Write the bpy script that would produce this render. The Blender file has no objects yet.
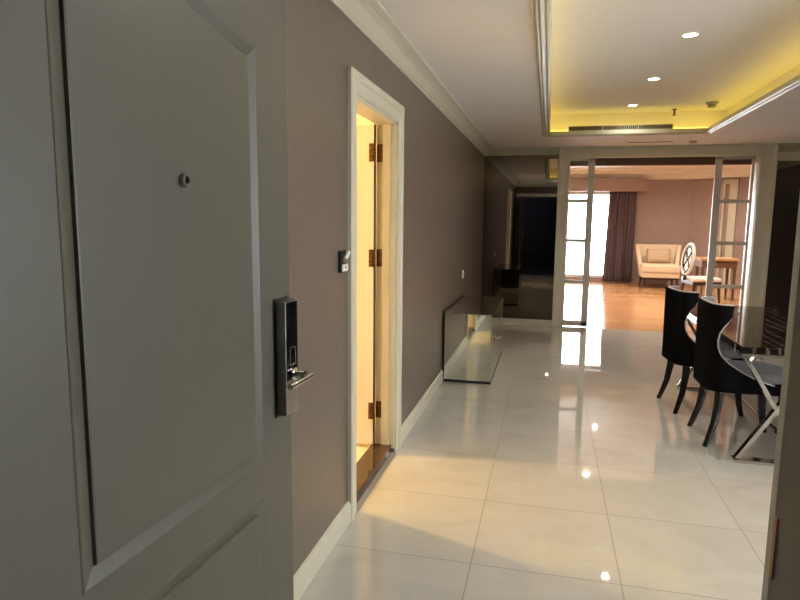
import bpy, bmesh, math, random
from mathutils import Vector, Matrix
random.seed(4)
S = bpy.context.scene
COL = S.collection
PI = math.pi

# ------------------------------------------------------------------ camera, world, exposure
cam_d = bpy.data.cameras.new('camera'); cam = bpy.data.objects.new('camera', cam_d); COL.objects.link(cam)
F, YAW, PITCH, ROLL = 609.35, 0.23646, -0.13268, 0.00992
fw = Vector((-math.sin(YAW)*math.cos(PITCH), math.cos(YAW)*math.cos(PITCH), math.sin(PITCH)))
r0 = Vector((math.cos(YAW), math.sin(YAW), 0)); u0 = r0.cross(fw)
rr = r0*math.cos(ROLL) + u0*math.sin(ROLL); uu = -r0*math.sin(ROLL) + u0*math.cos(ROLL)
M = Matrix((rr, uu, -fw)).transposed().to_4x4(); M.translation = Vector((0, 0, 1.45))
cam.matrix_world = M
cam_d.sensor_fit = 'HORIZONTAL'; cam_d.sensor_width = 36; cam_d.lens = F/800*36
cam_d.clip_start = 0.02; cam_d.clip_end = 200
S.camera = cam

w = bpy.data.worlds.new('daylight'); S.world = w; w.use_nodes = True
bg = w.node_tree.nodes['Background']; bg.inputs[0].default_value = (0.92, 0.96, 1.0, 1); bg.inputs[1].default_value = 15.0
S.view_settings.view_transform = 'Standard'; S.view_settings.look = 'None'
S.view_settings.exposure = 0.0; S.view_settings.gamma = 1.0; S.view_settings.use_curve_mapping = False

DOWN_W = 38.0        # hall downlights
ENTRY_W = 42.0       # lamp just inside the entrance
COVE_E = 4.0         # cove strip emission
BATH_W = 165.0        # lamp in the side room
LIVING_W = 210.0      # living room downlights
CORRIDOR_W = 16.0  # added fill outside the entrance

# ------------------------------------------------------------------ materials
def mat(name, col, rough=0.5, metal=0.0, spec=0.5, **kw):
    m = bpy.data.materials.new(name); m.use_nodes = True
    b = m.node_tree.nodes['Principled BSDF']
    b.inputs['Base Color'].default_value = (*col, 1); b.inputs['Roughness'].default_value = rough
    b.inputs['Metallic'].default_value = metal; b.inputs['Specular IOR Level'].default_value = spec
    for k, v in kw.items(): b.inputs[k.replace('_', ' ')].default_value = v
    return m
def nd(m, t, **props):
    n = m.node_tree.nodes.new(t)
    for k, v in props.items(): setattr(n, k, v)
    return n
def lk(m, a, b): m.node_tree.links.new(a, b)
def bsdf(m): return m.node_tree.nodes['Principled BSDF']
def pos(m, scale=(1, 1, 1), obj=False):
    src = nd(m, 'ShaderNodeTexCoord').outputs['Object'] if obj else nd(m, 'ShaderNodeNewGeometry').outputs['Position']
    mp = nd(m, 'ShaderNodeMapping'); mp.inputs['Scale'].default_value = scale
    lk(m, src, mp.inputs['Vector']); return mp.outputs['Vector']
def noise(m, vec, scale, detail=4, rough=0.55, dist=0.0):
    n = nd(m, 'ShaderNodeTexNoise'); n.inputs['Scale'].default_value = scale
    n.inputs['Detail'].default_value = detail; n.inputs['Roughness'].default_value = rough; n.inputs['Distortion'].default_value = dist
    lk(m, vec, n.inputs['Vector']); return n.outputs['Fac']
def ramp(m, fac, stops):
    r = nd(m, 'ShaderNodeValToRGB'); e = r.color_ramp.elements
    while len(e) < len(stops): e.new(0.5)
    for i, (p, c) in enumerate(stops): e[i].position = p; e[i].color = (*c, 1)
    lk(m, fac, r.inputs['Fac']); return r.outputs['Color']
def bump(m, h, strength=0.2, dist=0.01):
    b = nd(m, 'ShaderNodeBump'); b.inputs['Strength'].default_value = strength; b.inputs['Distance'].default_value = dist
    lk(m, h, b.inputs['Height']); lk(m, b.outputs['Normal'], bsdf(m).inputs['Normal'])
def noisy(m, c1, c2, scale, vecscale=(1, 1, 1), detail=4, bmp=0.0, dist=0.003, lo=0.35, hi=0.65, obj=False):
    f = noise(m, pos(m, vecscale, obj), scale, detail)
    lk(m, ramp(m, f, [(lo, c1), (hi, c2)]), bsdf(m).inputs['Base Color'])
    if bmp: bump(m, f, bmp, dist)
    return m
def math_(m, op, a, b=None):
    n = nd(m, 'ShaderNodeMath', operation=op)
    for i, v in enumerate((a, b)):
        if v is None: continue
        if isinstance(v, (int, float)): n.inputs[i].default_value = v
        else: lk(m, v, n.inputs[i])
    return n.outputs[0]

def tile_mat():
    m = mat('polished_cream_tile', (0.6, 0.58, 0.52), 0.05, 0, 0.5, IOR=1.75)
    T = 0.606
    sp = nd(m, 'ShaderNodeSeparateXYZ'); lk(m, nd(m, 'ShaderNodeNewGeometry').outputs['Position'], sp.inputs[0])
    gx = math_(m, 'DIVIDE', math_(m, 'ADD', sp.outputs['X'], 0.264 + 20*T), T)
    gy = math_(m, 'DIVIDE', math_(m, 'ADD', sp.outputs['Y'], -2.425 + 20*T), T)
    def line(g):
        f = math_(m, 'FRACT', g); d = math_(m, 'ABSOLUTE', math_(m, 'SUBTRACT', f, 0.5))
        return math_(m, 'GREATER_THAN', d, 0.5 - 0.0031)
    ln = math_(m, 'MAXIMUM', line(gx), line(gy))
    cell = nd(m, 'ShaderNodeCombineXYZ'); lk(m, math_(m, 'FLOOR', gx), cell.inputs[0]); lk(m, math_(m, 'FLOOR', gy), cell.inputs[1])
    wn = nd(m, 'ShaderNodeTexWhiteNoise'); lk(m, cell.outputs[0], wn.inputs['Vector'])
    off = nd(m, 'ShaderNodeVectorMath', operation='MULTIPLY_ADD'); lk(m, wn.outputs['Color'], off.inputs[0]); off.inputs[1].default_value = (9, 9, 9)
    lk(m, pos(m, (1, 1.6, 1)), off.inputs[2])
    f = noise(m, off.outputs[0], 2.2, 6, 0.6, 1.2)
    c = ramp(m, f, [(0.3, (0.475, 0.462, 0.41)), (0.52, (0.52, 0.508, 0.452)), (0.75, (0.545, 0.532, 0.478))])
    mx = nd(m, 'ShaderNodeMixRGB'); lk(m, ln, mx.inputs['Fac']); lk(m, c, mx.inputs['Color1']); mx.inputs['Color2'].default_value = (0.16, 0.135, 0.105, 1)
    lk(m, mx.outputs[0], bsdf(m).inputs['Base Color'])
    lk(m, math_(m, 'ADD', math_(m, 'MULTIPLY', ln, 0.4), 0.022), bsdf(m).inputs['Roughness'])
    return m
def wood_floor_mat():
    m = mat('orange_wood_floor', (0.5, 0.25, 0.1), 0.16)
    br = nd(m, 'ShaderNodeTexBrick'); br.inputs['Scale'].default_value = 1
    br.inputs['Brick Width'].default_value = 1.1; br.inputs['Row Height'].default_value = 0.12; br.inputs['Mortar Size'].default_value = 0.0025
    br.inputs['Color1'].default_value = (0.55, 0.275, 0.115, 1); br.inputs['Color2'].default_value = (0.63, 0.34, 0.155, 1); br.inputs['Mortar'].default_value = (0.35, 0.18, 0.08, 1)
    lk(m, pos(m), br.inputs['Vector'])
    f = noise(m, pos(m, (1.5, 14, 1)), 3, 5)
    g = ramp(m, f, [(0.3, (0.75, 0.75, 0.75)), (0.7, (1.05, 1.05, 1.05))])
    mx = nd(m, 'ShaderNodeMixRGB', blend_type='MULTIPLY'); mx.inputs['Fac'].default_value = 1
    lk(m, br.outputs['Color'], mx.inputs['Color1']); lk(m, g, mx.inputs['Color2']); lk(m, mx.outputs[0], bsdf(m).inputs['Base Color'])
    return m
def glass_mat(name, tint=(1, 1, 1), refl=1.0):
    m = bpy.data.materials.new(name); m.use_nodes = True; nt = m.node_tree; nt.nodes.clear()
    o = nt.nodes.new('ShaderNodeOutputMaterial'); mix = nt.nodes.new('ShaderNodeMixShader')
    t = nt.nodes.new('ShaderNodeBsdfTransparent'); g = nt.nodes.new('ShaderNodeBsdfGlossy'); fr = nt.nodes.new('ShaderNodeFresnel')
    t.inputs[0].default_value = (*tint, 1); g.inputs['Roughness'].default_value = 0.01; fr.inputs[0].default_value = 1.35
    nt.links.new(fr.outputs[0], mix.inputs[0]); nt.links.new(t.outputs[0], mix.inputs[1]); nt.links.new(g.outputs[0], mix.inputs[2])
    nt.links.new(mix.outputs[0], o.inputs[0]); return m
def emit_mat(name, col, s):
    m = mat(name, col, 0.5); bsdf(m).inputs['Emission Color'].default_value = (*col, 1); bsdf(m).inputs['Emission Strength'].default_value = s
    return m
def marble_black():
    m = mat('black_veined_marble', (0.01, 0.008, 0.008), 0.05)
    wv = nd(m, 'ShaderNodeTexWave'); wv.inputs['Scale'].default_value = 2.6; wv.inputs['Distortion'].default_value = 7; wv.inputs['Detail'].default_value = 5; wv.inputs['Detail Scale'].default_value = 1.5
    lk(m, pos(m, (1.6, .45, 1)), wv.inputs['Vector'])
    lk(m, ramp(m, wv.outputs['Fac'], [(0.0, (0.008, 0.006, 0.006)), (0.68, (0.014, 0.009, 0.008)), (0.88, (0.035, 0.02, 0.015)), (1.0, (0.12, 0.085, 0.065))]), bsdf(m).inputs['Base Color'])
    return m

MT = {}
MT['tile'] = tile_mat()
MT['wood_floor'] = wood_floor_mat()
MT['taupe'] = noisy(mat('taupe_wall_covering', (0.13, 0.1, 0.085), 0.33, 0, 0.5), (0.122, 0.097, 0.077), (0.142, 0.112, 0.089), 60, (1, 1, .3), 3, 0.05, 0.002)
MT['dark_wall'] = noisy(mat('dark_brown_wall_panel', (0.03, 0.018, 0.013), 0.3), (0.022, 0.013, 0.010), (0.035, 0.02, 0.014), 14, (1, 1, .15))
MT['ceiling'] = noisy(mat('ceiling_paint', (0.6, 0.55, 0.5), 0.7), (0.80, 0.765, 0.72), (0.82, 0.785, 0.74), 3)
MT['trim'] = noisy(mat('ivory_trim_paint', (0.6, 0.57, 0.45), 0.35), (0.54, 0.515, 0.39), (0.57, 0.545, 0.415), 5)
MT['frame'] = noisy(mat('pale_frame_paint', (0.5, 0.46, 0.38), 0.35), (0.78, 0.735, 0.61), (0.81, 0.765, 0.64), 5)
MT['leafwhite'] = noisy(mat('sliding_door_paint', (0.5, 0.46, 0.42), 0.35), (0.68, 0.65, 0.61), (0.71, 0.68, 0.64), 5)
MT['cream'] = noisy(mat('cream_side_room_paint', (0.75, 0.68, 0.52), 0.5), (0.74, 0.68, 0.54), (0.77, 0.71, 0.57), 4)
MT['cream_door'] = noisy(mat('cream_door_paint', (0.75, 0.68, 0.52), 0.4), (0.74, 0.69, 0.56), (0.77, 0.72, 0.6), 4)
MT['navy'] = noisy(mat('corridor_dark_paint', (0.05, 0.06, 0.1), 0.6), (0.045, 0.05, 0.09), (0.06, 0.065, 0.11), 4)
MT['pink'] = noisy(mat('rose_brown_wall', (0.33, 0.2, 0.16), 0.55), (0.315, 0.235, 0.21), (0.34, 0.255, 0.23), 5)
MT['peach'] = noisy(mat('living_ceiling_paint', (0.75, 0.6, 0.45), 0.6), (0.84, 0.79, 0.70), (0.87, 0.82, 0.73), 3)
MT['track'] = mat('brown_track_box', (0.10, 0.055, 0.04), 0.5)
MT['smoked'] = mat('smoked_mirror', (0.22, 0.185, 0.15), 0.02, 1.0)
MT['mirror'] = mat('clear_mirror', (0.80, 0.83, 0.76), 0.01, 1.0)
MT['black'] = mat('black_edge', (0.006, 0.006, 0.006), 0.35)
MT['glass'] = glass_mat('clear_pane')
MT['winglass'] = glass_mat('window_pane')
MT['chrome'] = mat('chrome', (0.62, 0.6, 0.58), 0.12, 1.0)
MT['steel'] = noisy(mat('brushed_steel', (0.30, 0.29, 0.27), 0.32, 1.0), (0.25, 0.245, 0.23), (0.32, 0.31, 0.29), 40, (1, 1, 12))
MT['bronze'] = noisy(mat('antique_bronze', (0.09, 0.05, 0.025), 0.35, 0.8), (0.05, 0.028, 0.015), (0.16, 0.09, 0.045), 60)
MT['velvet'] = noisy(mat('black_velvet', (0.006, 0.006, 0.007), 1.0, 0, 0.05), (0.005, 0.005, 0.0055), (0.008, 0.008, 0.009), 30, obj=True)
MT['lining'] = noisy(mat('grey_velvet', (0.2, 0.19, 0.2), 0.75, 0, 0.3, Sheen_Weight=0.3), (0.20, 0.19, 0.20), (0.26, 0.245, 0.255), 25, obj=True)
MT['piping'] = mat('silver_piping', (0.6, 0.57, 0.52), 0.45)
MT['ebony'] = mat('black_lacquer', (0.008, 0.007, 0.007), 0.22)
MT['marble'] = marble_black()
MT['brownmarble'] = noisy(mat('brown_marble_sill', (0.06, 0.035, 0.02), 0.06), (0.03, 0.016, 0.008), (0.12, 0.07, 0.035), 7, (1, 1, 1), 8)
MT['curtain'] = noisy(mat('plum_brown_curtain', (0.06, 0.035, 0.035), 0.7, 0, 0.3), (0.115, 0.083, 0.095), (0.165, 0.12, 0.135), 30, (6, 6, .3))
MT['upholstery'] = noisy(mat('cream_upholstery', (0.72, 0.58, 0.4), 0.75), (0.66, 0.53, 0.37), (0.74, 0.60, 0.43), 40, bmp=0.05, obj=True)
MT['pillow'] = noisy(mat('tan_cushion', (0.5, 0.36, 0.22), 0.7), (0.46, 0.33, 0.2), (0.54, 0.40, 0.26), 40, obj=True)
MT['darkwood'] = noisy(mat('dark_wood', (0.035, 0.015, 0.008), 0.35), (0.02, 0.009, 0.005), (0.05, 0.022, 0.012), 10, (1, 1, .2), obj=True)
MT['tanwood'] = noisy(mat('tan_wood', (0.5, 0.28, 0.12), 0.3), (0.44, 0.24, 0.10), (0.56, 0.33, 0.16), 8, (1, 6, 1))
MT['brownwood'] = noisy(mat('brown_wood', (0.14, 0.07, 0.035), 0.4), (0.11, 0.055, 0.027), (0.17, 0.085, 0.045), 8, (1, 6, 1))
MT['white'] = mat('white_plastic', (0.75, 0.73, 0.7), 0.4)
MT['whitefabric'] = noisy(mat('white_fabric', (0.7, 0.68, 0.66), 0.7), (0.66, 0.63, 0.61), (0.74, 0.71, 0.69), 40, obj=True)
MT['grille'] = mat('grille_shadow', (0.02, 0.017, 0.012), 0.7)
MT['ventframe'] = mat('vent_paint', (0.42, 0.37, 0.22), 0.5)
MT['gasket'] = mat('black_gasket', (0.01, 0.01, 0.01), 0.5)
MT['blackglass'] = mat('black_lock_glass', (0.006, 0.006, 0.007), 0.08)
MT['lens'] = emit_mat('lit_downlight_lens', (1, 0.95, 0.86), 12)
MT['cove'] = emit_mat('yellow_cove_strip', (1.0, 0.76, 0.13), COVE_E)
MT['copper'] = mat('copper_strike', (0.42, 0.2, 0.11), 0.4, 0.6)
MT['pinkmark'] = mat('pink_mark', (0.6, 0.2, 0.2), 0.5)
MT['greyplastic'] = mat('grey_plastic', (0.3, 0.28, 0.24), 0.5)
def grey_door(name, c):
    m = mat(name, c, 0.42, 0, 0.4)
    f = noise(m, pos(m, (60, 60, 3.2)), 2.2, 5, 0.6, 0.4)
    lk(m, ramp(m, f, [(0.3, tuple(x*.97 for x in c)), (0.7, tuple(x*1.03 for x in c))]), bsdf(m).inputs['Base Color'])
    bump(m, f, 0.10, 0.003); return m
MT['greydoor'] = grey_door('grey_embossed_steel', (0.090, 0.084, 0.062))
MT['greyjamb'] = mat('grey_door_frame_steel', (0.13, 0.12, 0.09), 0.45)

# ------------------------------------------------------------------ helpers
def tag(o, label=None, cat=None, group=None, kind=None):
    if label: o['label'] = label
    if cat: o['category'] = cat
    if group: o['group'] = group
    if kind: o['kind'] = kind
    return o
def thing(name, label, cat, loc=(0, 0, 0), rz=0.0, group=None):
    o = bpy.data.objects.new(name, None); COL.objects.link(o); o.location = loc; o.rotation_euler = (0, 0, rz)
    o.empty_display_size = 0.1
    return tag(o, label, cat, group)
class MB:
    """collects shapes into one mesh"""
    def __init__(s, origin=(0, 0, 0)): s.bm = bmesh.new(); s.o = Vector(origin)
    def box(s, x0, x1, y0, y1, z0, z1, bev=0.0, seg=2, mi=0):
        b = bmesh.new(); bmesh.ops.create_cube(b, size=1)
        for v in b.verts: v.co = Vector(((x0+x1)/2+v.co.x*(x1-x0), (y0+y1)/2+v.co.y*(y1-y0), (z0+z1)/2+v.co.z*(z1-z0)))
        if bev: bmesh.ops.bevel(b, geom=b.edges[:], offset=bev, segments=seg, affect='EDGES', profile=.6)
        return s.add(b, mi)
    def add(s, b, mi=0, mtx=None):
        if mtx: bmesh.ops.transform(b, matrix=mtx, verts=b.verts)
        for f in b.faces: f.material_index = mi
        me = bpy.data.meshes.new('tmp'); b.to_mesh(me); b.free(); s.bm.from_mesh(me); bpy.data.meshes.remove(me); return s
    def prism(s, pts, axis, a, c, mi=0):
        """polygon pts in the plane across axis, extruded from a to c"""
        b = bmesh.new()
        def mk(p, t): return {'x': (t, p[0], p[1]), 'y': (p[0], t, p[1]), 'z': (p[0], p[1], t)}[axis]
        v0 = [b.verts.new(mk(p, a)) for p in pts]; v1 = [b.verts.new(mk(p, c)) for p in pts]
        b.faces.new(v0); b.faces.new(v1[::-1]); n = len(pts)
        for i in range(n): b.faces.new((v0[i], v0[(i+1) % n], v1[(i+1) % n], v1[i]))
        bmesh.ops.recalc_face_normals(b, faces=b.faces); return s.add(b, mi)
    def lathe(s, prof, seg=24, mtx=None, mi=0):
        """prof: (radius, z) rows about z"""
        b = bmesh.new(); rows = []
        for r, z in prof:
            rows.append([b.verts.new((0, 0, z))] if r < 1e-6 else [b.verts.new((r*math.cos(2*PI*i/seg), r*math.sin(2*PI*i/seg), z)) for i in range(seg)])
        for A, B in zip(rows, rows[1:]):
            for i in range(seg):
                j = (i+1) % seg
                if len(A) == 1 and len(B) == 1: break
                if len(A) == 1: b.faces.new((A[0], B[i], B[j]))
                elif len(B) == 1: b.faces.new((A[i], B[0], A[j]))
                else: b.faces.new((A[i], B[i], B[j], A[j]))
        for R in (rows[0], rows[-1]):
            if len(R) > 1: b.faces.new(R)
        bmesh.ops.recalc_face_normals(b, faces=b.faces); return s.add(b, mi, mtx)
    def tube(s, pts, rad, seg=10, closed=False, mi=0, flat=None):
        """tube along pts; rad number or list; flat=(a,b): rectangular-ish section half sizes"""
        pts = [Vector(p) for p in pts]; n = len(pts); b = bmesh.new(); rows = []
        up = Vector((0, 0, 1)); prev = None
        for i, p in enumerate(pts):
            t = (pts[(i+1) % n]-pts[i-1]) if closed else (pts[min(i+1, n-1)]-pts[max(i-1, 0)])
            t.normalize()
            if prev is None:
                a = t.cross(up if abs(t.z) < .9 else Vector((0, 1, 0))).normalized()
            else: a = (prev - t*prev.dot(t)).normalized()
            prev = a; c = t.cross(a); r = rad[i] if isinstance(rad, (list, tuple)) else rad
            if flat: rows.append([b.verts.new(p+a*x*flat[0]+c*y*flat[1]) for x, y in ((1, 1), (-1, 1), (-1, -1), (1, -1))])
            else: rows.append([b.verts.new(p+(a*math.cos(2*PI*k/seg)+c*math.sin(2*PI*k/seg))*r) for k in range(seg)])
        m = len(rows[0])
        for i in range(n if closed else n-1):
            A, B = rows[i], rows[(i+1) % n]
            for k in range(m): b.faces.new((A[k], A[(k+1) % m], B[(k+1) % m], B[k]))
        if not closed: b.faces.new(rows[0][::-1]); b.faces.new(rows[-1])
        bmesh.ops.recalc_face_normals(b, faces=b.faces); return s.add(b, mi)
    def grid(s, P, closed_u=False, mi=0):
        b = bmesh.new(); V = [[b.verts.new(p) for p in row] for row in P]
        for i in range(len(V)-1):
            for j in range(len(V[0])-1): b.faces.new((V[i][j], V[i][j+1], V[i+1][j+1], V[i+1][j]))
        return s.add(b, mi)
    def build(s, name, mats, parent=None, smooth=False, mods=()):
        me = bpy.data.meshes.new(name)
        for v in s.bm.verts: v.co -= s.o
        s.bm.to_mesh(me); s.bm.free()
        for m in (mats if isinstance(mats, (list, tuple)) else [mats]): me.materials.append(m)
        if smooth:
            me.polygons.foreach_set('use_smooth', [True]*len(me.polygons))
            if smooth is True: me.set_sharp_from_angle(angle=math.radians(40))
        o = bpy.data.objects.new(name, me); COL.objects.link(o)
        if parent: o.parent = parent
        for t, kw in mods:
            md = o.modifiers.new(t.lower(), t)
            for k, v in kw.items(): setattr(md, k, v)
        return o
def struct(name, mb, m, label=None, parent=None, smooth=False):
    o = mb.build(name, m, parent, smooth)
    if not parent: o['kind'] = 'structure'
    if label: o['label'] = label
    return o
def copy_tree(o, parent=None):
    c = o.copy(); COL.objects.link(c); c.parent = parent
    for ch in list(o.children): copy_tree(ch, c)
    return c
def lamp(name, typ, loc, W, col, size=0.05, parent=None, **kw):
    l = bpy.data.lights.new(name, typ); l.energy = W; l.color = col
    if typ in ('SPOT', 'POINT'): l.shadow_soft_size = size
    for k, v in kw.items(): setattr(l, k, v)
    o = bpy.data.objects.new(name, l); COL.objects.link(o); o.location = loc
    if parent: o.parent = parent
    return o

# ------------------------------------------------------------------ room dimensions
XL, XR = -0.885, 3.6          # hall side walls
YE0, YE = 0.46, 0.60         # entrance wall
YB, YB2 = 8.55, 8.85         # wall with the wide opening
ZC, ZT = 2.40, 2.65          # lower ceiling, tray ceiling
TX0, TX1, TY0, TY1 = -0.035, 1.60, 2.3, 7.22
LX0, LX1, LY = -2.4, 5.2, 15.2
DY0, DY1, DZ = 2.74, 3.55, 2.01      # side doorway
OX0, OX1, OZ = 0.235, 2.50, 2.275     # wide opening

# ---- floors
struct('floor', MB().box(XL-.115, XR+.1, YE0, 8.52, -.1, 0), MT['tile'], 'polished cream floor tiles with thin brown joints')
struct('floor_living', MB().box(LX0, LX1, 8.52, LY+.1, -.1, 0), MT['wood_floor'], 'glossy orange wood floor of the room beyond')
struct('floor_corridor', MB().box(-1.6, 1.6, -2.5, YE0, -.1, 0), MT['navy'])
struct('floor_side_room', MB().box(-3.0, XL-.115, 2.2, 4.3, -.1, 0.035), MT['cream'])

# ---- walls of the hall
m = MB(); m.box(XL-.115, XL, YE0, DY0, 0, 2.7); m.box(XL-.115, XL, DY1, YB2, 0, 2.7); m.box(XL-.115, XL, DY0, DY1, DZ, 2.7)
struct('wall_left', m, MT['taupe'], 'taupe papered hall wall with a lit doorway')
RW = (1.4, 3.3, .35, 2.25)
m = MB(); m.box(XR, XR+.14, YE0, RW[0], 0, 2.7); m.box(XR, XR+.14, RW[1], YB2, 0, 2.7); m.box(XR, XR+.14, RW[0], RW[1], 0, RW[2]); m.box(XR, XR+.14, RW[0], RW[1], RW[3], 2.7)
struct('wall_right', m, MT['dark_wall'], 'dark brown wall of the dining side')
m = MB(); m.box(XL, -.775, YE0, YE, 0, 2.7); m.box(.235, XR, YE0, YE, 0, 2.7); m.box(-.775, .235, YE0, YE, 2.07, 2.7)
struct('wall_front', m, MT['taupe'], 'wall around the entrance doorway')
m = MB(); m.box(LX0, OX0, YB, YB2, 0, 2.85); m.box(OX1, LX1, YB, YB2, 0, 2.85); m.box(OX0, OX1, YB, YB2, OZ, 2.85)
struct('wall_back', m, MT['frame'], 'end wall holding the wide opening')
# ---- corridor outside the entrance
m = MB(); m.box(-1.74, -1.6, -2.6, YE0, 0, 2.5); m.box(1.6, 1.74, -2.6, YE0, 0, 2.5); m.box(-1.74, 1.74, -2.64, -2.5, 0, 2.5)
m.box(-1.6, XL-.115, YE0, YE, 0, 2.5)
struct('wall_corridor', m, MT['navy'])
struct('ceiling_corridor', MB().box(-1.74, 1.74, -2.64, YE0, 2.5, 2.6), MT['navy'])
# ---- side room
m = MB(); m.box(-3.1, -3.0, 2.1, 4.4, 0, 2.5); m.box(-3.0, XL-.115, 2.1, 2.2, 0, 2.5); m.box(-3.0, XL-.115, 4.3, 4.4, 0, 2.5)
struct('wall_side_room', m, MT['cream'])
struct('ceiling_side_room', MB().box(-3.1, XL-.115, 2.1, 4.4, 2.4, 2.5), MT['cream'])

# ---- hall ceiling with its recessed tray
CV = 0.22
m = MB()
for a in ((XL, TX0, YE, YB), (TX1, XR, YE, YB), (TX0, TX1, YE, TY0), (TX0, TX1, TY1, YB)):
    m.box(*a, ZC, ZC+.034)
struct('ceiling', m, MT['ceiling'], 'plain lower ceiling around the lit recess')
m = MB(); m.box(TX0-CV-.1, TX1+CV+.1, TY0-CV-.1, TY1+CV+.1, ZT, ZT+.08)
for a in ((TX0-CV-.06, TX0-CV, TY0-CV, TY1+CV), (TX1+CV, TX1+CV+.06, TY0-CV, TY1+CV), (TX0-CV, TX1+CV, TY0-CV-.06, TY0-CV), (TX0-CV, TX1+CV, TY1+CV, TY1+CV+.06)):
    m.box(*a, ZC+.034, ZT)
struct('ceiling_tray', m, MT['ceiling'], 'raised ceiling panel inside the lit recess')
struct('ceiling_slab', MB().box(XL-.2, XR+.2, YE0, YB2, 2.75, 2.85), MT['ceiling'])
# moulding round the recess: swept profile, one mesh
def ring_sweep(prof, x0, x1, y0, y1, outward=True):
    """prof: (d outward from the hole edge, z) closed polygon; mitred ring"""
    b = bmesh.new(); rows = []
    for sx, sy, cx, cy in ((-1, -1, x0, y0), (1, -1, x1, y0), (1, 1, x1, y1), (-1, 1, x0, y1)):
        rows.append([b.verts.new((cx+sx*d, cy+sy*d, z)) for d, z in prof])
    n = len(prof)
    for i in range(4):
        A, B = rows[i], rows[(i+1) % 4]
        for k in range(n): b.faces.new((A[k], A[(k+1) % n], B[(k+1) % n], B[k]))
    bmesh.ops.recalc_face_normals(b, faces=b.faces); return b
prof = [(-.008, ZC+.036), (-.010, ZC-.004), (-.004, ZC-.012), (.010, ZC-.014), (.018, ZC-.007), (.026, ZC-.019), (.040, ZC-.022), (.050, ZC-.012), (.060, ZC-.014), (.070, ZC-.005), (.075, ZC+.001), (.02, ZC+.02), (.02, ZC+.036)]
m = MB(); m.add(ring_sweep(prof, TX0, TX1, TY0, TY1)); struct('trim_1', m, MT['trim'], 'ivory moulding round the ceiling recess')
# cove strips on the ledge
cv = thing('cove_light', 'yellow light strip hidden on the ledge of the ceiling recess', 'light', (TX0, TY0, ZC+.034))
q = .10
for nm, a in (('strip', (TX0-q-.03, TX0-q, TY0-.1, TY1+.1)), ('strip', (TX1+q, TX1+q+.03, TY0-.1, TY1+.1)), ('strip', (TX0-.1, TX1+.1, TY1+q, TY1+q+.03)), ('strip', (TX0-.1, TX1+.1, TY0-q-.03, TY0-q))):
    MB((TX0, TY0, ZC+.034)).box(*a, ZC+.036, ZC+.056, .004).build(nm, MT['cove'], cv)

# crown mouldings (profile across, swept along the wall)
def crown_y(x, sgn, y0, y1):
    h = .09
    p = [(x, ZC), (x, ZC-h), (x+sgn*.010, ZC-h), (x+sgn*.014, ZC-h+.008), (x+sgn*.022, ZC-h+.014), (x+sgn*.038, ZC-h+.03), (x+sgn*.06, ZC-h+.052), (x+sgn*.085, ZC-h+.068), (x+sgn*.105, ZC-.014), (x+sgn*.115, ZC-.010), (x+sgn*.118, ZC)]
    return MB().prism(p, 'y', y0, y1)
def crown_x(y, sgn, x0, x1, h=.09):
    p = [(y, ZC), (y, ZC-h), (y+sgn*.012, ZC-h), (y+sgn*.016, ZC-h+.014), (y+sgn*.03, ZC-h+.02), (y+sgn*.06, ZC-h+.045), (y+sgn*.082, ZC-.03), (y+sgn*.088, ZC-.018), (y+sgn*.11, ZC-.014), (y+sgn*.115, ZC)]
    return MB().prism(p, 'x', x0, x1)
struct('trim_2', crown_y(XL, 1, YE, YB), MT['trim'], 'ivory crown moulding along the taupe wall')
struct('trim_3', crown_x(YB, -1, XL, .10), MT['trim'], 'short crown moulding above the smoked mirror')
struct('trim_4', crown_x(YB, -1, 2.68, XR), MT['trim'])
struct('trim_5', crown_y(XR, -1, YE, YB), MT['trim'])
struct('trim_6', crown_x(YE, 1, XL, XR), MT['trim'])
# baseboards
def base_y(x, sgn, y0, y1):
    p = [(x, 0), (x+sgn*.016, 0), (x+sgn*.016, .085), (x+sgn*.01, .10), (x, .105)]
    return MB().prism(p, 'y', y0, y1)
m = base_y(XL, 1, YE, DY0-.10); m2 = base_y(XL, 1, DY1+.10, YB)
m.add(m2.bm); struct('baseboard_left', m, MT['trim'], 'ivory baseboard along the taupe wall')
struct('baseboard_right', base_y(XR, -1, YE, YB), MT['dark_wall'])
m = MB(); m.box(XL, .10, YB-.03, YB, 0, .085, .004); struct('baseboard_back', m, MT['frame'], 'pale baseboard under the smoked mirror')

# ---- casing of the side doorway
def casing_y(y0, y1, ztop, x, sgn, wd=.10):
    b = bmesh.new(); rows = []
    prof = [(0, 0), (0, .010), (.008, .015), (.055, .016), (.066, .024), (.088, .025), (wd, .019), (wd, 0)]
    for yc, zc, sy, sz in ((y0, 0, -1, 0), (y0, ztop, -1, 1), (y1, ztop, 1, 1), (y1, 0, 1, 0)):
        rows.append([b.verts.new((x+sgn*h, yc+sy*d, zc+sz*d)) for d, h in prof])
    for A_, B_ in zip(rows, rows[1:]):
        for k in range(len(prof)): b.faces.new((A_[k], A_[(k+1) % len(prof)], B_[(k+1) % len(prof)], B_[k]))
    b.faces.new(rows[0]); b.faces.new(rows[-1][::-1])
    bmesh.ops.recalc_face_normals(b, faces=b.faces); return MB().add(b)
m = casing_y(DY0, DY1, DZ, XL, 1)
m.box(XL-.115, XL+.001, DY1-.018, DY1, .03, DZ); m.box(XL-.115, XL+.001, DY0, DY0+.018, .03, DZ); m.box(XL-.115, XL+.001, DY0, DY1, DZ-.018, DZ)
m.box(XL-.075, XL-.03, DY1-.034, DY1-.018, .05, DZ-.018); m.box(XL-.075, XL-.03, DY0+.018, DY0+.034, .05, DZ-.018)
struct('trim_7', m, MT['trim'], 'ivory door casing round the lit side doorway')
struct('trim_8', MB().box(XL-.135, XL-.012, DY0+.019, DY1-.019, 0, .055, .004), MT['brownmarble'], 'dark brown marble threshold of the side doorway')

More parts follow.
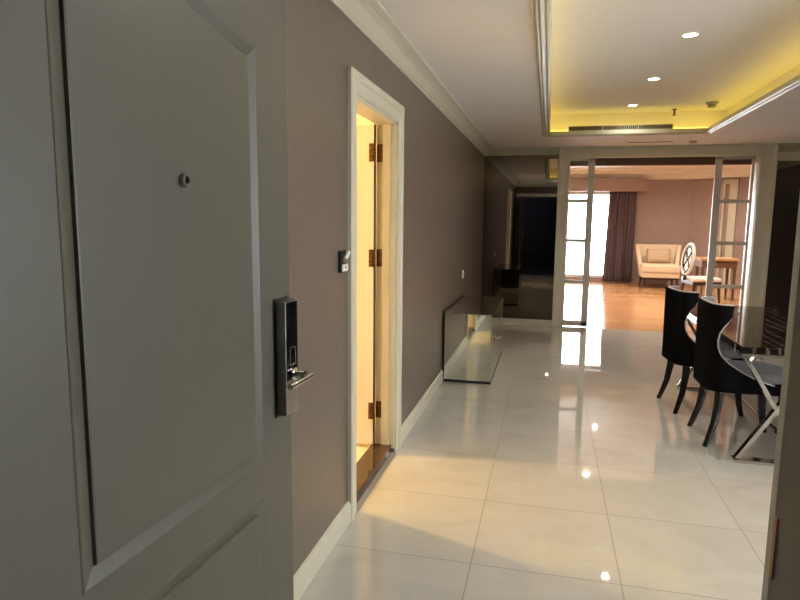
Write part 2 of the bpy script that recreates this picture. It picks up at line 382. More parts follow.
# side-room door leaf, opened into the room
m = MB(); HX = XL-.115; lx1, lx0 = HX-.006, HX-.82
m.box(lx0, lx1, DY1-.062, DY1-.022, .06, DZ-.02, .002)
for z0, z1 in ((.2, .85), (1.0, 1.8)):
    m.box(lx0+.12, lx1-.12, DY1-.068, DY1-.055, z0, z1, .004)
d3 = struct('door_1', m, MT['cream_door'], 'cream door standing open inside the lit side room')
MB().box(HX-.006, HX-.001, DY1-.058, DY1-.024, .06, DZ-.02).build('gap_shade', MT['darkwood'], d3)  # dark strip imitating the shaded gap between leaf and jamb
for z in (1.83, 1.215, .275):
    h = MB(); h.box(HX+.001, HX+.036, DY1-.0225, DY1-.018, z-.052, z+.052, .001); h.box(HX-.034, HX-.005, DY1-.066, DY1-.061, z-.052, z+.052, .001)
    for k in range(5):
        h.lathe([(.0075, 0), (.0075, .018)], 12, Matrix.Translation((HX, DY1-.056, z-.05+k*.02)))
    h.lathe([(.0, .0), (.006, .004), (.005, .02), (.0, .03)], 12, Matrix.Translation((HX, DY1-.056, z+.05)))
    h.lathe([(.0, -.016), (.005, -.012), (.006, -.004), (.0, .0)], 12, Matrix.Translation((HX, DY1-.056, z-.05)))
    h.build('hinge', MT['bronze'], d3, True)
lp = thing('ceiling_lamp', 'warm lamp on the ceiling of the lit side room', 'lamp', (-2.5, 3.30, 2.40))
MB().lathe([(.09, 0), (.09, -.02), (.07, -.045), (0, -.05)]).build('shade', emit_mat('warm_globe', (1, .7, .35), 3), lp, True)
lamp('side_room_bulb', 'POINT', (0, 0, -.13), BATH_W, (1, .65, .24), .03, lp)

# ------------------------------------------------------------------ entrance door (leaf swung open along the left wall)
A = math.radians(3.5)
HP = Vector((-.70, .5, 0))
def face_with_panels(u0, u1, v0, v1, loops, prof):
    """leaf front face with routed panels; mesh coords (u, -n, v)"""
    b = bmesh.new(); outer = [b.verts.new((u, 0, v)) for u, v in ((u0, v0), (u1, v0), (u1, v1), (u0, v1))]
    edges = [b.edges.new((outer[i], outer[(i+1) % 4])) for i in range(4)]
    def offset(P, d):
        n = len(P); out = []
        for i in range(n):
            a = Vector(P[i-1]); c = Vector(P[i]); e = Vector(P[(i+1) % n])
            n1 = Vector((-(c-a).y, (c-a).x)).normalized(); n2 = Vector((-(e-c).y, (e-c).x)).normalized()
            k = (n1+n2); k = k/max(.25, (1+n1.dot(n2)))
            out.append(c+k*d)
        return out
    for P in loops:
        rows = []
        for d, n in prof:
            rows.append([b.verts.new((p[0], -n, p[1])) for p in offset(P, d)])
        k = len(P)
        edges += [b.edges.new((rows[0][i], rows[0][(i+1) % k])) for i in range(k)]
        for R, Q in zip(rows, rows[1:]):
            for i in range(k): b.faces.new((R[i], R[(i+1) % k], Q[(i+1) % k], Q[i]))
        ed = [b.edges.get((rows[-1][i], rows[-1][(i+1) % k])) for i in range(k)]
        bmesh.ops.triangle_fill(b, edges=ed, use_beauty=True)
    bmesh.ops.triangle_fill(b, edges=edges, use_beauty=True)
    # sides and back
    bk = [b.verts.new((v.co.x, .05, v.co.z)) for v in outer]
    for i in range(4): b.faces.new((outer[i], outer[(i+1) % 4], bk[(i+1) % 4], bk[i]))
    b.faces.new(bk)
    bmesh.ops.recalc_face_normals(b, faces=b.faces); return b
UL, UR = .243, .806
um = (UL+UR)/2
arch = []
for i in range(0, 17):
    t = i/16                       # from the right corner to the left corner
    u = UR+(UL-UR)*t; c = 1-abs(2*t-1)
    # swan-neck: steep near the corner, hollow then crest
    arch.append((u, 1.828+.05*(math.sin(c*PI/2)**2.2)))
top_loop = [(UL, .86), (UR, .86)]+arch
low_loop = [(UL, .25), (UR, .25), (UR, .768), (UL, .768)]
prof = [(0, 0), (.002, .0012), (.005, .001), (.012, -.0015), (.022, -.0045), (.029, -.0065), (.0312, -.0068), (.0335, -.001), (.037, .0)]
m = MB(); m.add(face_with_panels(.107, .949, .012, 2.03, [top_loop, low_loop], prof))
ed = struct('door_2', m, MT['greydoor'], 'grey embossed entrance door swung open along the taupe wall')
ed.location = HP; ed.rotation_euler = (0, 0, PI/2-A)
# peephole
def disc(nm, prof, u, v, mt, parent, n0=0, seg=24):
    mtx = Matrix.Translation((u, -n0, v)) @ Matrix.Rotation(PI/2, 4, 'X')
    return MB().lathe(prof, seg, mtx).build(nm, mt, parent, True)
ph = disc('peephole', [(.0125, -.004), (.0125, .004), (.011, .0065), (.0075, .0065), (.0065, .002), (.0, .002)], .531, 1.5176, MT['steel'], ed, .0025)
disc('lens', [(.0062, .0), (.005, .0035), (0, .005)], .531, 1.5176, MT['blackglass'], ph, .0025)
# lock
lk_ = MB().box(.864, .938, -.004, .0, .950, 1.252, .0015).build('smart_lock', MT['gasket'], ed)
MB().box(.868, .934, -.030, -.004, .956, 1.246, .003).build('housing', MT['steel'], lk_, True)
MB().box(.872, .930, -.0315, -.029, 1.045, 1.242, .001).build('keypad_glass', MT['blackglass'], lk_)
m = MB(); fu0, fu1, fv0, fv1 = .884, .916, 1.082, 1.128
for a in ((fu0, fu1, fv0, fv0+.003), (fu0, fu1, fv1-.003, fv1), (fu0, fu0+.003, fv0, fv1), (fu1-.003, fu1, fv0, fv1)): m.box(a[0], a[1], -.0335, -.031, a[2], a[3])
m.build('fingerprint_frame', MT['steel'], lk_)
m = MB(); m.lathe([(.016, 0), (.016, .006), (.010, .010), (.010, .034), (0, .034)], 20, Matrix.Translation((.905, -.030, 1.058)) @ Matrix.Rotation(PI/2, 4, 'X'))
m.tube([(.83, -.060, 1.045), (.8305, -.060, 1.0451), (.949, -.060, 1.0459), (.95, -.060, 1.046)], [.005, .0075, .0075, .005], 12)
m.build('lever_handle', MT['chrome'], lk_, True)

# entrance jambs and casing
m = MB(); m.box(.215, .235, YE0-.05, YE+.001, 0, 2.07); m.box(-.775, -.755, YE0-.05, YE-.0, 0, 2.07); m.box(-.775, .235, YE0-.05, YE, 2.05, 2.07)
m.box(.205, .215, YE0-.05, YE0+.04, 0, 2.05)
je = struct('trim_9', m, MT['greyjamb'], 'grey steel jamb of the entrance doorway')
m = MB(); m.box(.2135, .2155, YE-.008, YE-.001, 1.122, 1.182, .0005); m.build('strike_plate', MT['copper'], je)
m = MB(); m.box(.215, .30, YE, YE+.018, 0, 2.13, .003); m.box(-.86, -.775, YE, YE+.004, 0, 2.13); m.box(-.86, .30, YE, YE+.018, 2.05, 2.135, .003)
struct('trim_10', m, MT['trim'], 'ivory casing on the inner side of the entrance doorway')

# ------------------------------------------------------------------ end wall: frame, mirrors, sliding doors
m = MB(); yf = YB-.07
for a, b in ((.10, OX0), (OX1, 2.68)):
    m.box(a, b, yf, YB, 0, OZ, .004)
    m.box(a-.004, a+.03, yf-.012, YB, 0, ZC-.03, .004); m.box(b-.03, b+.004, yf-.012, YB, 0, ZC-.03, .004)
m.box(.10, 2.68, yf, YB, OZ, ZC, .004); m.box(.096, 2.684, yf-.012, YB, ZC-.03, ZC-.001, .004); m.box(OX0-.03, OX1+.03, yf-.012, YB, OZ-.01, OZ+.02, .004)
struct('trim_11', m, MT['frame'], 'pale frame round the wide opening')
struct('trim_12', MB().box(OX0, OX1, YB+.14, YB+.20, OZ-.10, OZ-.001, .003), MT['track'], 'brown sliding track box inside the wide opening')
def wall_mirror(x0, x1, z1, label):
    o = MB((x0, YB, .085)).box(x0, x1, YB-.012, YB, .085, z1, .002, 1).build('wall_mirror', MT['smoked'])
    o.location = (x0, YB, .085); return tag(o, label, 'mirror')
wall_mirror(XL+.002, .096, 2.312, 'tall smoked mirror panel between taupe wall and pale frame')
wall_mirror(2.686, XR-.018, 2.20, 'tall smoked mirror panel behind the dining table')
def slider(name, x0, x1, st0, st1, label, y):
    m = MB(); zs = (.055, .62, 1.18, 1.71, 2.262)
    m.box(x0, x0+st0, y, y+.035, .012, 2.27, .003); m.box(x1-st1, x1, y, y+.035, .012, 2.27, .003)
    m.box(x0, x1, y, y+.035, .012, .085, .003); m.box(x0, x1, y, y+.035, 2.235, 2.27, .003)
    for z in zs[1:4]: m.box(x0+st0-.004, x1-st1+.004, y+.004, y+.031, z-.023, z+.023, .003)
    o = struct(name, m, MT['leafwhite'], label)
    for a, b in zip(zs, zs[1:]):
        MB().box(x0+st0-.003, x1-st1+.003, y+.015, y+.02, a+.012, b-.012).build('pane', MT['glass'], o)
    return o
slider('door_3', .19, .565, .06, .085, 'narrow glazed sliding door against the jamb by the smoked mirror', YB+.05)
slider('door_4', 2.025, 2.475, .08, .03, 'narrow glazed sliding door behind the dining table', YB+.05)

# ------------------------------------------------------------------ living room beyond
WX0, WX1, WZ0, WZ1 = -1.5, 1.75, .10, 2.12
m = MB(); m.box(LX0, WX0, LY, LY+.15, 0, 2.8); m.box(WX1, 3.13, LY, LY+.15, 0, 2.8); m.box(WX0, WX1, LY, LY+.15, 0, WZ0); m.box(WX0, WX1, LY, LY+.15, WZ1, 2.8)
struct('wall_living_back', m, MT['pink'], 'rose brown far wall behind the cream armchair')
aw0, aw1 = Vector((3.13, LY)), Vector((5.25, 13.6)); dv = (aw1-aw0).normalized(); nv = Vector((dv.y, -dv.x))
def angled(s0, s1, d0, d1, z0, z1, mb):
    P = [aw0+dv*s0+nv*d0, aw0+dv*s1+nv*d0, aw0+dv*s1+nv*d1, aw0+dv*s0+nv*d1]
    return mb.prism([(p.x, p.y) for p in P], 'z', z0, z1)
m = MB(); angled(-.12, 2.8, -.15, 0, 0, 2.8, m); struct('wall_living_side', m, MT['pink'], 'angled rose brown wall behind the white oval chair')
m = MB(); m.box(LX0-.15, LX0, YB2, LY+.15, 0, 2.8); m.box(LX1, LX1+.15, YB2, LY+.15, 0, 2.8)
struct('wall_living_ends', m, MT['pink'])
struct('ceiling_living', MB().box(LX0-.15, LX1+.15, YB2, LY+.2, 2.62, 2.75), MT['peach'], 'peach lit ceiling of the room beyond')
m = MB(); p = [(LY, 2.62), (LY, 2.40), (LY-.02, 2.40), (LY-.03, 2.44), (LY-.08, 2.46), (LY-.10, 2.50), (LY-.22, 2.52), (LY-.24, 2.56), (LY-.40, 2.57), (LY-.40, 2.62)]
m.prism(p, 'x', LX0, 3.2)
angled(-.3, 2.7, 0, .10, 2.40, 2.50, m); angled(-.3, 2.7, 0, .24, 2.50, 2.57, m); angled(-.3, 2.7, 0, .40, 2.57, 2.62, m)
struct('trim_13', m, MT['peach'], 'stepped cream crown moulding of the room beyond')
struct('trim_14', MB().box(LX0, 2.15, LY-.25, LY, 2.12, 2.40), MT['pink'], 'rose brown curtain pelmet over the bright window')
m = MB(); angled(.70, .74, 0, .05, 0, 2.36, m); angled(.84, 1.0, 0, .06, 0, 2.36, m); angled(.70, 1.0, 0, .05, 2.27, 2.36, m)
struct('trim_15', m, MT['trim'], 'cream door casing on the angled rose brown wall')
# window
m = MB()
for a in ((WX0, WX1, WZ0, WZ0+.06), (WX0, WX1, WZ1-.06, WZ1), (WX0, WX0+.06, WZ0, WZ1), (WX1-.06, WX1, WZ0, WZ1), (-.25, -.19, WZ0, WZ1)):
    m.box(a[0], a[1], LY+.04, LY+.10, a[2], a[3], .004)
w1 = struct('window_1', m, MT['white'], 'tall bright window beside the plum curtain')
for a, b in ((WX0+.05, -.24), (-.2, WX1-.05)):
    MB().box(a, b, LY+.065, LY+.07, WZ0+.05, WZ1-.05).build('pane', MT['winglass'], w1)
# out-of-view window added on the dining side to supply cool daylight
m = MB()
for a in ((RW[0], RW[1], RW[2], RW[2]+.06), (RW[0], RW[1], RW[3]-.06, RW[3]), (RW[0], RW[0]+.06, RW[2], RW[3]), (RW[1]-.06, RW[1], RW[2], RW[3]), (2.32, 2.38, RW[2], RW[3])):
    m.box(XR+.04, XR+.1, a[0], a[1], a[2], a[3], .004)
w2 = struct('window_added', m, MT['white'])
for a, b in ((RW[0]+.05, 2.33), (2.37, RW[1]-.05)): MB().box(XR+.065, XR+.07, a, b, RW[2]+.05, RW[3]-.05).build('pane', MT['winglass'], w2)

# curtain
def curtain():
    P = []; n = 120; rows = 16; loc = Vector((1.62, LY-.12, .04))
    for r in range(rows+1):
        z = r/rows*2.08; k = r/rows; xl = -.33+.05*k; xr = .30+.012*k; row = []
        for i in range(n+1):
            t = i/n; ph = 2*PI*8.5*t
            amp = .042*(1-.35*k)
            row.append((xl+(xr-xl)*t+.008*math.sin(ph*1.3+2*k), amp*math.sin(ph+.5*math.sin(2.2*t*PI)+.25*k)+.012*math.sin(ph*.37), z))
        P.append(row)
    o = MB().grid(P).build('curtain', MT['curtain'], None, True, [('SOLIDIFY', dict(thickness=.006))])
    o.location = loc; return tag(o, 'plum brown floor-length curtain gathered beside the bright window', 'curtain')
curtain()

# ---- cream armchair
ac = thing('armchair', 'cream upholstered armchair with flared back standing against the rose wall', 'armchair', (2.40, 14.38, 0), -.03)
# curved wing back: plan U shape, flaring outwards with height
P = []; n = 28; rows = 10
for r in range(rows+1):
    k = r/rows; z = .24+.69*k; row = []
    for i in range(n+1):
        t = i/n*2-1; at = abs(t); sg = 1 if t >= 0 else -1
        W = .345+.095*k; D = .36
        # back straight to |t|=.55 then wings forward
        if at < .55: x = sg*at/.55*(W-.06); y = D
        elif at < .75:
            a = (at-.55)/.2*PI/2; x = sg*(W-.06+.06*math.sin(a)); y = D-.06*(1-math.cos(a))
        else:
            L = (.05+.16*min(1, max(0, (.75-k)/.4)+.15) if k > .3 else .34)
            x = sg*W; y = D-.06-(at-.75)/.25*L
        row.append((x, y+.05*k, z))
    P.append(row)
MB().grid(P).build('backrest', MT['upholstery'], ac, True, [('SOLIDIFY', dict(thickness=.08, offset=0)), ('BEVEL', dict(width=.025, segments=3)), ('SUBSURF', dict(levels=1, render_levels=1))])
MB().box(-.385, .385, -.38, .34, .335, .52, .05, 4).build('seat_cushion', MT['upholstery'], ac, True)
MB().box(-.375, .375, -.36, .36, .235, .35, .02, 3).build('seat_base', MT['upholstery'], ac, True)
MB().box(-.37, .37, -.35, .35, .195, .24, .006).build('plinth', MT['darkwood'], ac)
for sx in (-1, 1):
    for y0, y1 in ((-.31, -.35), (.30, .36)):
        MB().tube([(sx*.33, y0, .20), (sx*.335, (y0+y1)/2, .10), (sx*.35, y1, 0)], [.03, .024, .017], 8).build('leg', MT['darkwood'], ac, True)
# cushion
def cushion(name, w_, h_, d_, mt):
    b = bmesh.new(); n = 14; V = {}
    for s in (1, -1):
        for i in range(n+1):
            for j in range(n+1):
                u, v = i/n*2-1, j/n*2-1; e = (1-u**4)*(1-v**4)
                p = (u*w_/2*(1-.06*(1-v*v)*0-.05*v*v*0), s*d_/2*e**.6, v*h_/2*(1-.04*(1-u*u)))
                if (i in (0, n) or j in (0, n)) and s == -1: V[s, i, j] = V[1, i, j]
                else: V[s, i, j] = b.verts.new(p)
        for i in range(n):
            for j in range(n):
                q = [V[s, i, j], V[s, i+1, j], V[s, i+1, j+1], V[s, i, j+1]]
                try: b.faces.new(q if s == -1 else q[::-1])
                except ValueError: pass
    bmesh.ops.recalc_face_normals(b, faces=b.faces)
    return MB().add(b).build(name, mt, None, 'all')
cu = cushion('cushion', .50, .32, .15, MT['pillow']); cu.location = (2.40, 14.545, .685); cu.rotation_euler = (math.radians(-20), 0, .02)
tag(cu, 'tan cushion leaning on the back of the cream armchair', 'cushion')

# ---- white oval-back chair and desk
oc = thing('oval_back_chair', 'white oval-back chair with a dark cross on its back, at the desk', 'chair', (2.67, 11.75, 0), -1.36)
def oval(rx, rz, zc, y, n=40, tilt=.12): return [(rx*math.cos(2*PI*i/n), y+tilt*(rz*math.sin(2*PI*i/n)), zc+rz*math.sin(2*PI*i/n)) for i in range(n)]
# chair local: front = -Y... back at +Y
yb = -.25
MB().tube(oval(.205, .265, .79, yb), .028, 10, True).build('back_frame', MT['whitefabric'], oc, True)
MB().tube(oval(.162, .215, .79, yb), .021, 8, True).build('inner_ring', MT['ebony'], oc, True)
b = bmesh.new(); bmesh.ops.create_circle(b, cap_ends=True, segments=40, radius=1)
for v in b.verts: v.co = Vector((v.co.x*.17, yb+.12*v.co.y*.21, .79+v.co.y*.21))
MB().add(b).build('back_panel', MT['whitefabric'], oc, False, [('SOLIDIFY', dict(thickness=.012, offset=0))])
m = MB()
for s in (-1, 1):
    m.tube([(s*.12, yb+.12*.15-.0, .79+.15), (s*.035, yb, .83), (s*.012, yb, .79), (s*-.0+s*.035, yb, .75), (s*.12, yb-.12*.15, .79-.15)][::1], .024, 8)
m.build('cross', MT['ebony'], oc, True)
MB().tube([(0, yb-.03, .56), (0, yb-.04, .42)], .03, 8).build('back_support', MT['ebony'], oc, True)
MB().box(-.25, .25, -.25, .25, .40, .475, .035, 4).build('seat', MT['whitefabric'], oc, True)
MB().box(-.245, .245, -.245, .245, .345, .405, .01).build('seat_frame', MT['darkwood'], oc)
for sx in (-1, 1):
    for sy in (-1, 1):
        MB().tube([(sx*.21, sy*.21, .36), (sx*.22, sy*.225, .18), (sx*.22, sy*.25, 0)], [.025, .02, .014], 8).build('leg', MT['darkwood'], oc, True)
dk = thing('desk', 'tan-topped wooden desk against the angled rose brown wall', 'desk', (3.10, 12.6, 0), 0)
MB().box(-.33, .33, -.30, .30, .735, .775, .006).build('desk_top', MT['tanwood'], dk)
MB().box(-.30, .30, -.26, .26, .60, .737, .004).build('apron', MT['brownwood'], dk)
for sx in (-1, 1):
    for sy in (-1, 1):
        MB().tube([(sx*.27, sy*.23, .605), (sx*.27, sy*.23, 0)], [.03, .02], 8).build('leg', MT['brownwood'], dk, True)

# ------------------------------------------------------------------ mirrored sideboard
SX0, SX1, SY0, SY1, SZ = XL+.017, -.447, 5.30, 6.62, .62
sb = thing('sideboard', 'low mirrored sideboard with black edges against the taupe wall', 'sideboard', (-.65, 5.96, 0))
og = (-.65, 5.96, 0)
MB(og).box(SX0+.004, SX1-.010, SY0+.006, SY1-.006, .02, SZ-.006).build('carcass', MT['black'], sb)
MB(og).box(SX0, SX1-.008, SY0, SY0+.006, .022, SZ-.004, .002, 1).build('end_panel', MT['mirror'], sb)
MB(og).box(SX0, SX1-.008, SY1-.006, SY1, .022, SZ-.004, .002, 1).build('end_panel', MT['mirror'], sb)
MB(og).box(SX0, SX1+.002, SY0-.004, SY1+.004, SZ-.006, SZ+.002, .002, 1).build('top_panel', MT['mirror'], sb)
m = MB(og); m.box(SX0-.001, SX1+.001, SY0-.003, SY1+.003, 0, .022, .002); m.box(SX0-.006, SX0+.006, SY0-.005, SY0+.003, .0, SZ+.002); m.box(SX0-.012, SX0+.0, SY0-.004, SY1+.004, 0, SZ+.016)
m.build('edging', MT['black'], sb)
ym = (SY0+SY1)/2
for a, b_, ky in ((SY0+.004, ym-.002, ym-.05), (ym+.002, SY1-.004, ym+.05)):
    d = MB(og).box(SX1-.010, SX1, a, b_, .026, SZ-.008, .002, 1).build('cabinet_door', MT['mirror'], sb)
    MB(og).lathe([(.006, 0), (.006, .012), (.014, .018), (.017, .028), (.012, .036), (0, .038)], 10, Matrix.Translation((SX1, ky, .29)) @ Matrix.Rotation(PI/2, 4, 'Y')).build('knob', MT['chrome'], d, True)

# ------------------------------------------------------------------ dining table
TXa, TXb, TYa, TYb, TZ = 1.128, 2.0, 3.87, 5.80, .727
tb = thing('dining_table', 'black veined marble dining table on crossed chrome legs', 'table', ((TXa+TXb)/2, (TYa+TYb)/2, 0))
og = ((TXa+TXb)/2, (TYa+TYb)/2, 0)
MB(og).box(TXa, TXb, TYa, TYb, TZ-.042, TZ, .004).build('tabletop', MT['marble'], tb)
MB(og).box(TXa+.002, TXb-.002, TYa+.002, TYb-.002, TZ-.058, TZ-.041, .002).build('chrome_rim', MT['chrome'], tb)
for y in (3.955, 5.66):
    for x0 in (1.165, 1.575):
        w_ = .40
        m = MB(og); m.tube([(x0, y, .012), (x0+w_, y, TZ-.06)], 0, flat=(.022, .012)); m.build('crossed_leg', MT['chrome'], tb)
        m = MB(og); m.tube([(x0+w_, y+.002, .012), (x0, y+.002, TZ-.06)], 0, flat=(.021, .0115)); m.build('crossed_leg', MT['chrome'], tb)
    MB(og).box(1.15, 1.99, y-.036, y+.036, 0, .022, .003).build('floor_rail', MT['chrome'], tb)
MB(og).box(1.57-.012, 1.57+.012, 3.955, 5.66, .0225, .045, .002).build('stretcher', MT['chrome'], tb)

# ------------------------------------------------------------------ barrel-back dining chairs
def lerp_tab(tab, z):
    for (z0, s0), (z1, s1) in zip(tab, tab[1:]):
        if z0 <= z <= z1:
            t = (z-z0)/(z1-z0); t = t*t*(3-2*t) if False else t
            return s0+(s1-s0)*t
    return tab[0][1] if z < tab[0][0] else tab[-1][1]
SM = [(.33, .65), (.40, .645), (.42, .61), (.44, .53), (.47, .45), (.51, .37), (.56, .295), (.61, .243), (.66, .218), (.70, .214), (.75, .226), (.80, .256), (.835, .283), (.865, .298), (.93, .305)]
def plan(s, k):
    """U-shaped plan, s = signed arc length from the middle of the back; k height 0..1; returns x, y"""
    hw, r = .235, .10; a = abs(s); sg = 1 if s >= 0 else -1
    flat_ = hw-r; arc = r*PI/2
    if a <= flat_: x, y = -.255, a
    elif a <= flat_+arc:
        t = (a-flat_)/r; x = -.255+r*(1-math.cos(t)); y = flat_+r*math.sin(t)
    else: x = -.255+r+(a-flat_-arc); y = hw
    bow = -.012*math.cos(min(a, .3)/.3*PI/2)
    return x+bow*(1-.3*k)-.015*max(0, k-.3)*max(0, 1-a/.42), sg*y
def make_chair():
    t = thing('dining_chair', 'x', 'chair')
    def surf(inset, zlo):
        P = []; N = 40; rows = 34
        for r in range(rows+1):
            z = zlo+(.93-zlo)*r/rows; k = (z-.33)/.60; sm = lerp_tab(SM, z); row = []
            for i in range(N+1):
                s = (i/N*2-1)*sm; x, y = plan(s, k)
                x1, y1 = plan(s-.002, k); x2, y2 = plan(s+.002, k)
                tx, ty = x2-x1, y2-y1; L = math.hypot(tx, ty); nx, ny = ty/L, -tx/L      # points inwards? fixed below
                if nx*(0.05-x)+ny*(0-y) < 0: nx, ny = -nx, -ny
                zz = z-.012*max(0, (abs(s)-.2))*0
                row.append((x+nx*inset, y+ny*inset, zz))
            P.append(row)
        return P
    out = surf(0, .375)
    MB().grid(out).build('back_shell', MT['velvet'], t, 'all', [('SOLIDIFY', dict(thickness=.036, offset=1.0 if True else -1))])
    MB().grid(surf(.044, .43)).build('lining', MT['lining'], t, 'all', [('SOLIDIFY', dict(thickness=.006, offset=0))])
    # piping follows the top and both side edges
    ps = surf(.022, .43); edge = [row[0] for row in ps]+[ps[-1][i] for i in range(1, len(ps[-1])-1)]+[row[-1] for row in ps][::-1]
    MB().tube(edge, .0075, 6).build('piping', MT['piping'], t, True)
    # seat: D-shaped base and cushion
    def dshape(g, z0, z1, rnd):
        pts = []
        for i in range(-20, 21):
            s = i/20*.60; x, y = plan(s, 0); pts.append((x, y))
        cx, cy = .05, 0
        q = [(cx+(x-cx)*g, cy+(y-cy)*g) for x, y in pts]
        q += [(.235*g+.03, .205*g), (.27*g+.02, .13*g), (.28*g+.02, 0), (.27*g+.02, -.13*g), (.235*g+.03, -.205*g)]
        b = bmesh.new(); lo = [b.verts.new((x, y, z0)) for x, y in q]; f = b.faces.new(lo)
        ex = bmesh.ops.extrude_face_region(b, geom=[f]); vs = [v for v in ex['geom'] if isinstance(v, bmesh.types.BMVert)]
        for v in vs: v.co.z = z1
        bmesh.ops.recalc_face_normals(b, faces=b.faces)
        if rnd:
            ed = [e for e in b.edges if all(abs(v.co.z-z1) < 1e-5 for v in e.verts)]
            bmesh.ops.bevel(b, geom=ed, offset=rnd, segments=4, affect='EDGES', profile=.5)
        return b
    MB().add(dshape(.86, .37, .44, 0)).build('seat_base', MT['velvet'], t, True)
    MB().add(dshape(.83, .435, .505, .03)).build('seat_cushion', MT['lining'], t, True)
    for sy in (-1, 1):
        MB().tube([(-.175, sy*.175, .395), (-.180, sy*.178, .29), (-.198, sy*.188, .16), (-.232, sy*.20, .045), (-.248, sy*.205, 0)], [.03, .027, .023, .019, .017], 8).build('leg', MT['ebony'], t, True)
        MB().tube([(.19, sy*.18, .395), (.20, sy*.185, .2), (.215, sy*.19, .08), (.235, sy*.195, 0)], [.03, .026, .021, .017], 8).build('leg', MT['ebony'], t, True)
    return t
c0 = make_chair()
spots = [(1.288, 4.377, 0.02, 'black barrel-back dining chair at the table end nearest the entrance'),
         (1.21, 5.083, .125, 'black barrel-back dining chair farther from the entrance, toward the sliding doors')]
for i, (x, y, a, l) in enumerate(spots):
    c = c0 if i == 0 else copy_tree(c0)
    c.location = (x, y, 0); c.rotation_euler = (0, 0, a); tag(c, l, 'chair', 'black dining chairs along the marble table')

# ------------------------------------------------------------------ wall fittings
wp = thing('wall_intercom', 'small black wall intercom with white handset beside the lit doorway', 'intercom', (XL, 2.53, 1.26)); og = (XL, 2.53, 1.26)
MB(og).box(XL, XL+.014, 2.512, 2.59, 1.213, 1.308, .004).build('housing', MT['gasket'], wp)
m = MB(og); m.tube([(XL+.028, 2.525, 1.272), (XL+.03, 2.545, 1.283), (XL+.03, 2.568, 1.302)], [.008, .010, .011], 8); m.build('handset', MT['white'], wp, True)
MB(og).box(XL+.02, XL+.026, 2.505, 2.576, 1.219, 1.250, .002).build('card', MT['white'], wp)
MB(og).box(XL+.025, XL+.0275, 2.535, 2.548, 1.230, 1.241).build('mark', MT['pinkmark'], wp)
for y in (2.525, 2.55): MB(og).box(XL+.02, XL+.026, y, y+.014, 1.256, 1.266, .001).build('button', MT['greyplastic'], wp)
def switch(y, z, label):
    r = thing('light_switch', label, 'switch', (XL, y, z)); g = (XL, y, z)
    MB(g).box(XL, XL+.010, y-.043, y+.043, z-.043, z+.043, .003).build('plate', MT['white'], r)
    MB(g).box(XL+.009, XL+.014, y-.028, y+.028, z-.03, z+.03, .002).build('rocker', MT['white'], r)
switch(6.55, .86, 'white square switch on the taupe wall above the mirrored sideboard')

# ------------------------------------------------------------------ ceiling fittings
def downlight(x, y, z, W, label, col=(1, .92, .81), group=None, spot=2.95):
    r = thing('downlight', label, 'light', (x, y, z), 0, group)
    MB().lathe([(.062, 0), (.060, -.006), (.046, -.008), (.044, -.002), (.044, 0)], 28).build('rim', MT['white'], r, True)
    MB().lathe([(.044, -.001), (.04, -.006), (0, -.007)], 24).build('lens', MT['lens'], r, True)
    lamp('downlight_bulb', 'SPOT', (0, 0, -.02), W, col, .035, r, spot_size=spot, spot_blend=1.0)
    return r
G = 'downlights in the ceiling recess'
downlight(.84, 4.45, ZT, DOWN_W, 'round ceiling downlight nearest the entrance of the three in the recess', group=G)
downlight(.815, 5.72, ZT, DOWN_W, 'round ceiling downlight second from the entrance, mid recess', group=G)
downlight(.80, 6.95, ZT, DOWN_W*.55, 'round ceiling downlight nearest the air vent', group=G)
downlight(.10, 1.75, ZC, ENTRY_W, 'round ceiling downlight just inside the entrance door')
for x, y in ((.75, 9.8), (1.05, 12.2), (3.3, 10.8), (3.2, 13.2), (-1.2, 12.0)):
    downlight(x, y, 2.62, LIVING_W, 'round ceiling downlight in the room beyond the opening', (1, .86, .72), 'downlights of the room beyond')
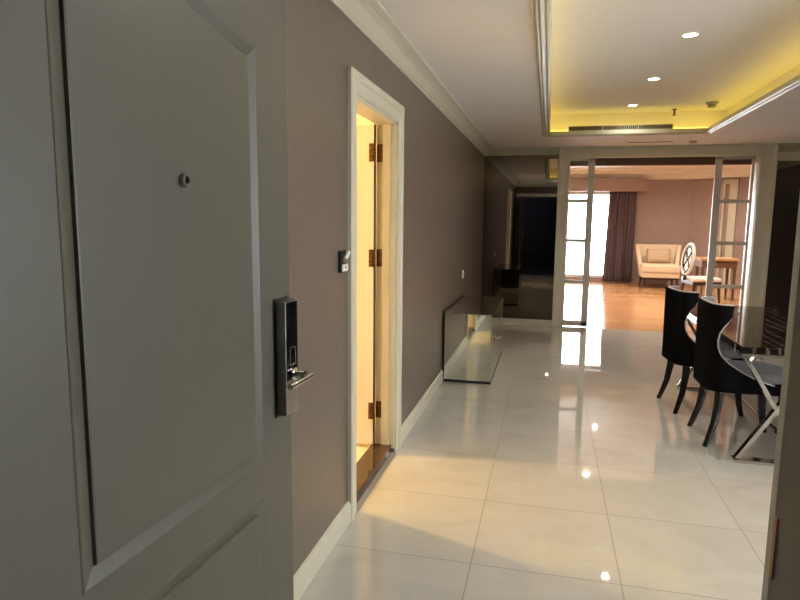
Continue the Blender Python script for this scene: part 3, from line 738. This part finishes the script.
# air vent on the far fascia
vy = TY1+.022; vx0, vx1, vz0, vz1 = .17, 1.255, ZC+.0345, ZC+.088
av = thing('air_vent', 'long slotted air vent on the far edge of the ceiling recess', 'vent', ((vx0+vx1)/2, vy, vz0)); og = ((vx0+vx1)/2, vy, vz0)
m = MB(og)
for a in ((vx0, vx1, vz0, vz0+.006), (vx0, vx1, vz1-.006, vz1), (vx0, vx0+.008, vz0, vz1), (vx1-.008, vx1, vz0, vz1), (vx0+.36, vx0+.372, vz0, vz1), (vx0+.728, vx0+.74, vz0, vz1)): m.box(a[0], a[1], vy-.012, vy, a[2], a[3])
m.build('vent_frame', MT['ventframe'], av)
MB(og).box(vx0, vx1, vy-.003, vy, vz0, vz1).build('backing', MT['grille'], av)
m = MB(og); n = 54
for i in range(n):
    x = vx0+.01+(vx1-vx0-.02)*i/(n-1); m.box(x-.0028, x+.0028, vy-.011, vy-.003, vz0+.004, vz1-.004)
m.build('slats', MT['ventframe'], av)
sd = thing('smoke_detector', 'small round smoke detector on the raised ceiling panel', 'detector', (1.56, 6.95, ZT))
MB().lathe([(.06, 0), (.06, -.014), (.05, -.02), (0, -.02)], 24).build('base', MT['greyplastic'], sd, True)
MB().lathe([(.036, -.018), (.042, -.04), (.036, -.052), (0, -.056)], 24).build('sensor', MT['greyplastic'], sd, True)
sp = thing('sprinkler_head', 'small brown sprinkler head above the air vent', 'sprinkler', (1.27, 7.30, ZT))
MB().lathe([(.03, 0), (.03, -.005), (.01, -.01), (.01, -.06), (.0, -.06)], 16).build('body', MT['bronze'], sp, True)
MB().lathe([(.022, -.06), (.022, -.064), (0, -.064)], 16).build('deflector', MT['bronze'], sp, True)
o = MB((1.15, 8.06, ZC)).box(.89, 1.41, 8.045, 8.075, ZC-.004, ZC+.001, .001).build('slot_diffuser', MT['grille']); o.location = (1.15, 8.06, ZC)
tag(o, 'thin dark ceiling slot in front of the wide opening', 'vent')
o = MB().lathe([(.045, 0), (.045, -.012), (.03, -.02), (0, -.022)], 20).build('ceiling_sensor', MT['ventframe'], None, True); o.location = (1.63, 8.06, ZC)
tag(o, 'small round ceiling sensor beside the dark ceiling slot', 'sensor')
lamp('corridor_fill', 'POINT', (-.95, -1.0, 2.2), CORRIDOR_W, (.75, .85, 1), .1)  # unseen lamp, added to brighten the entrance jamb
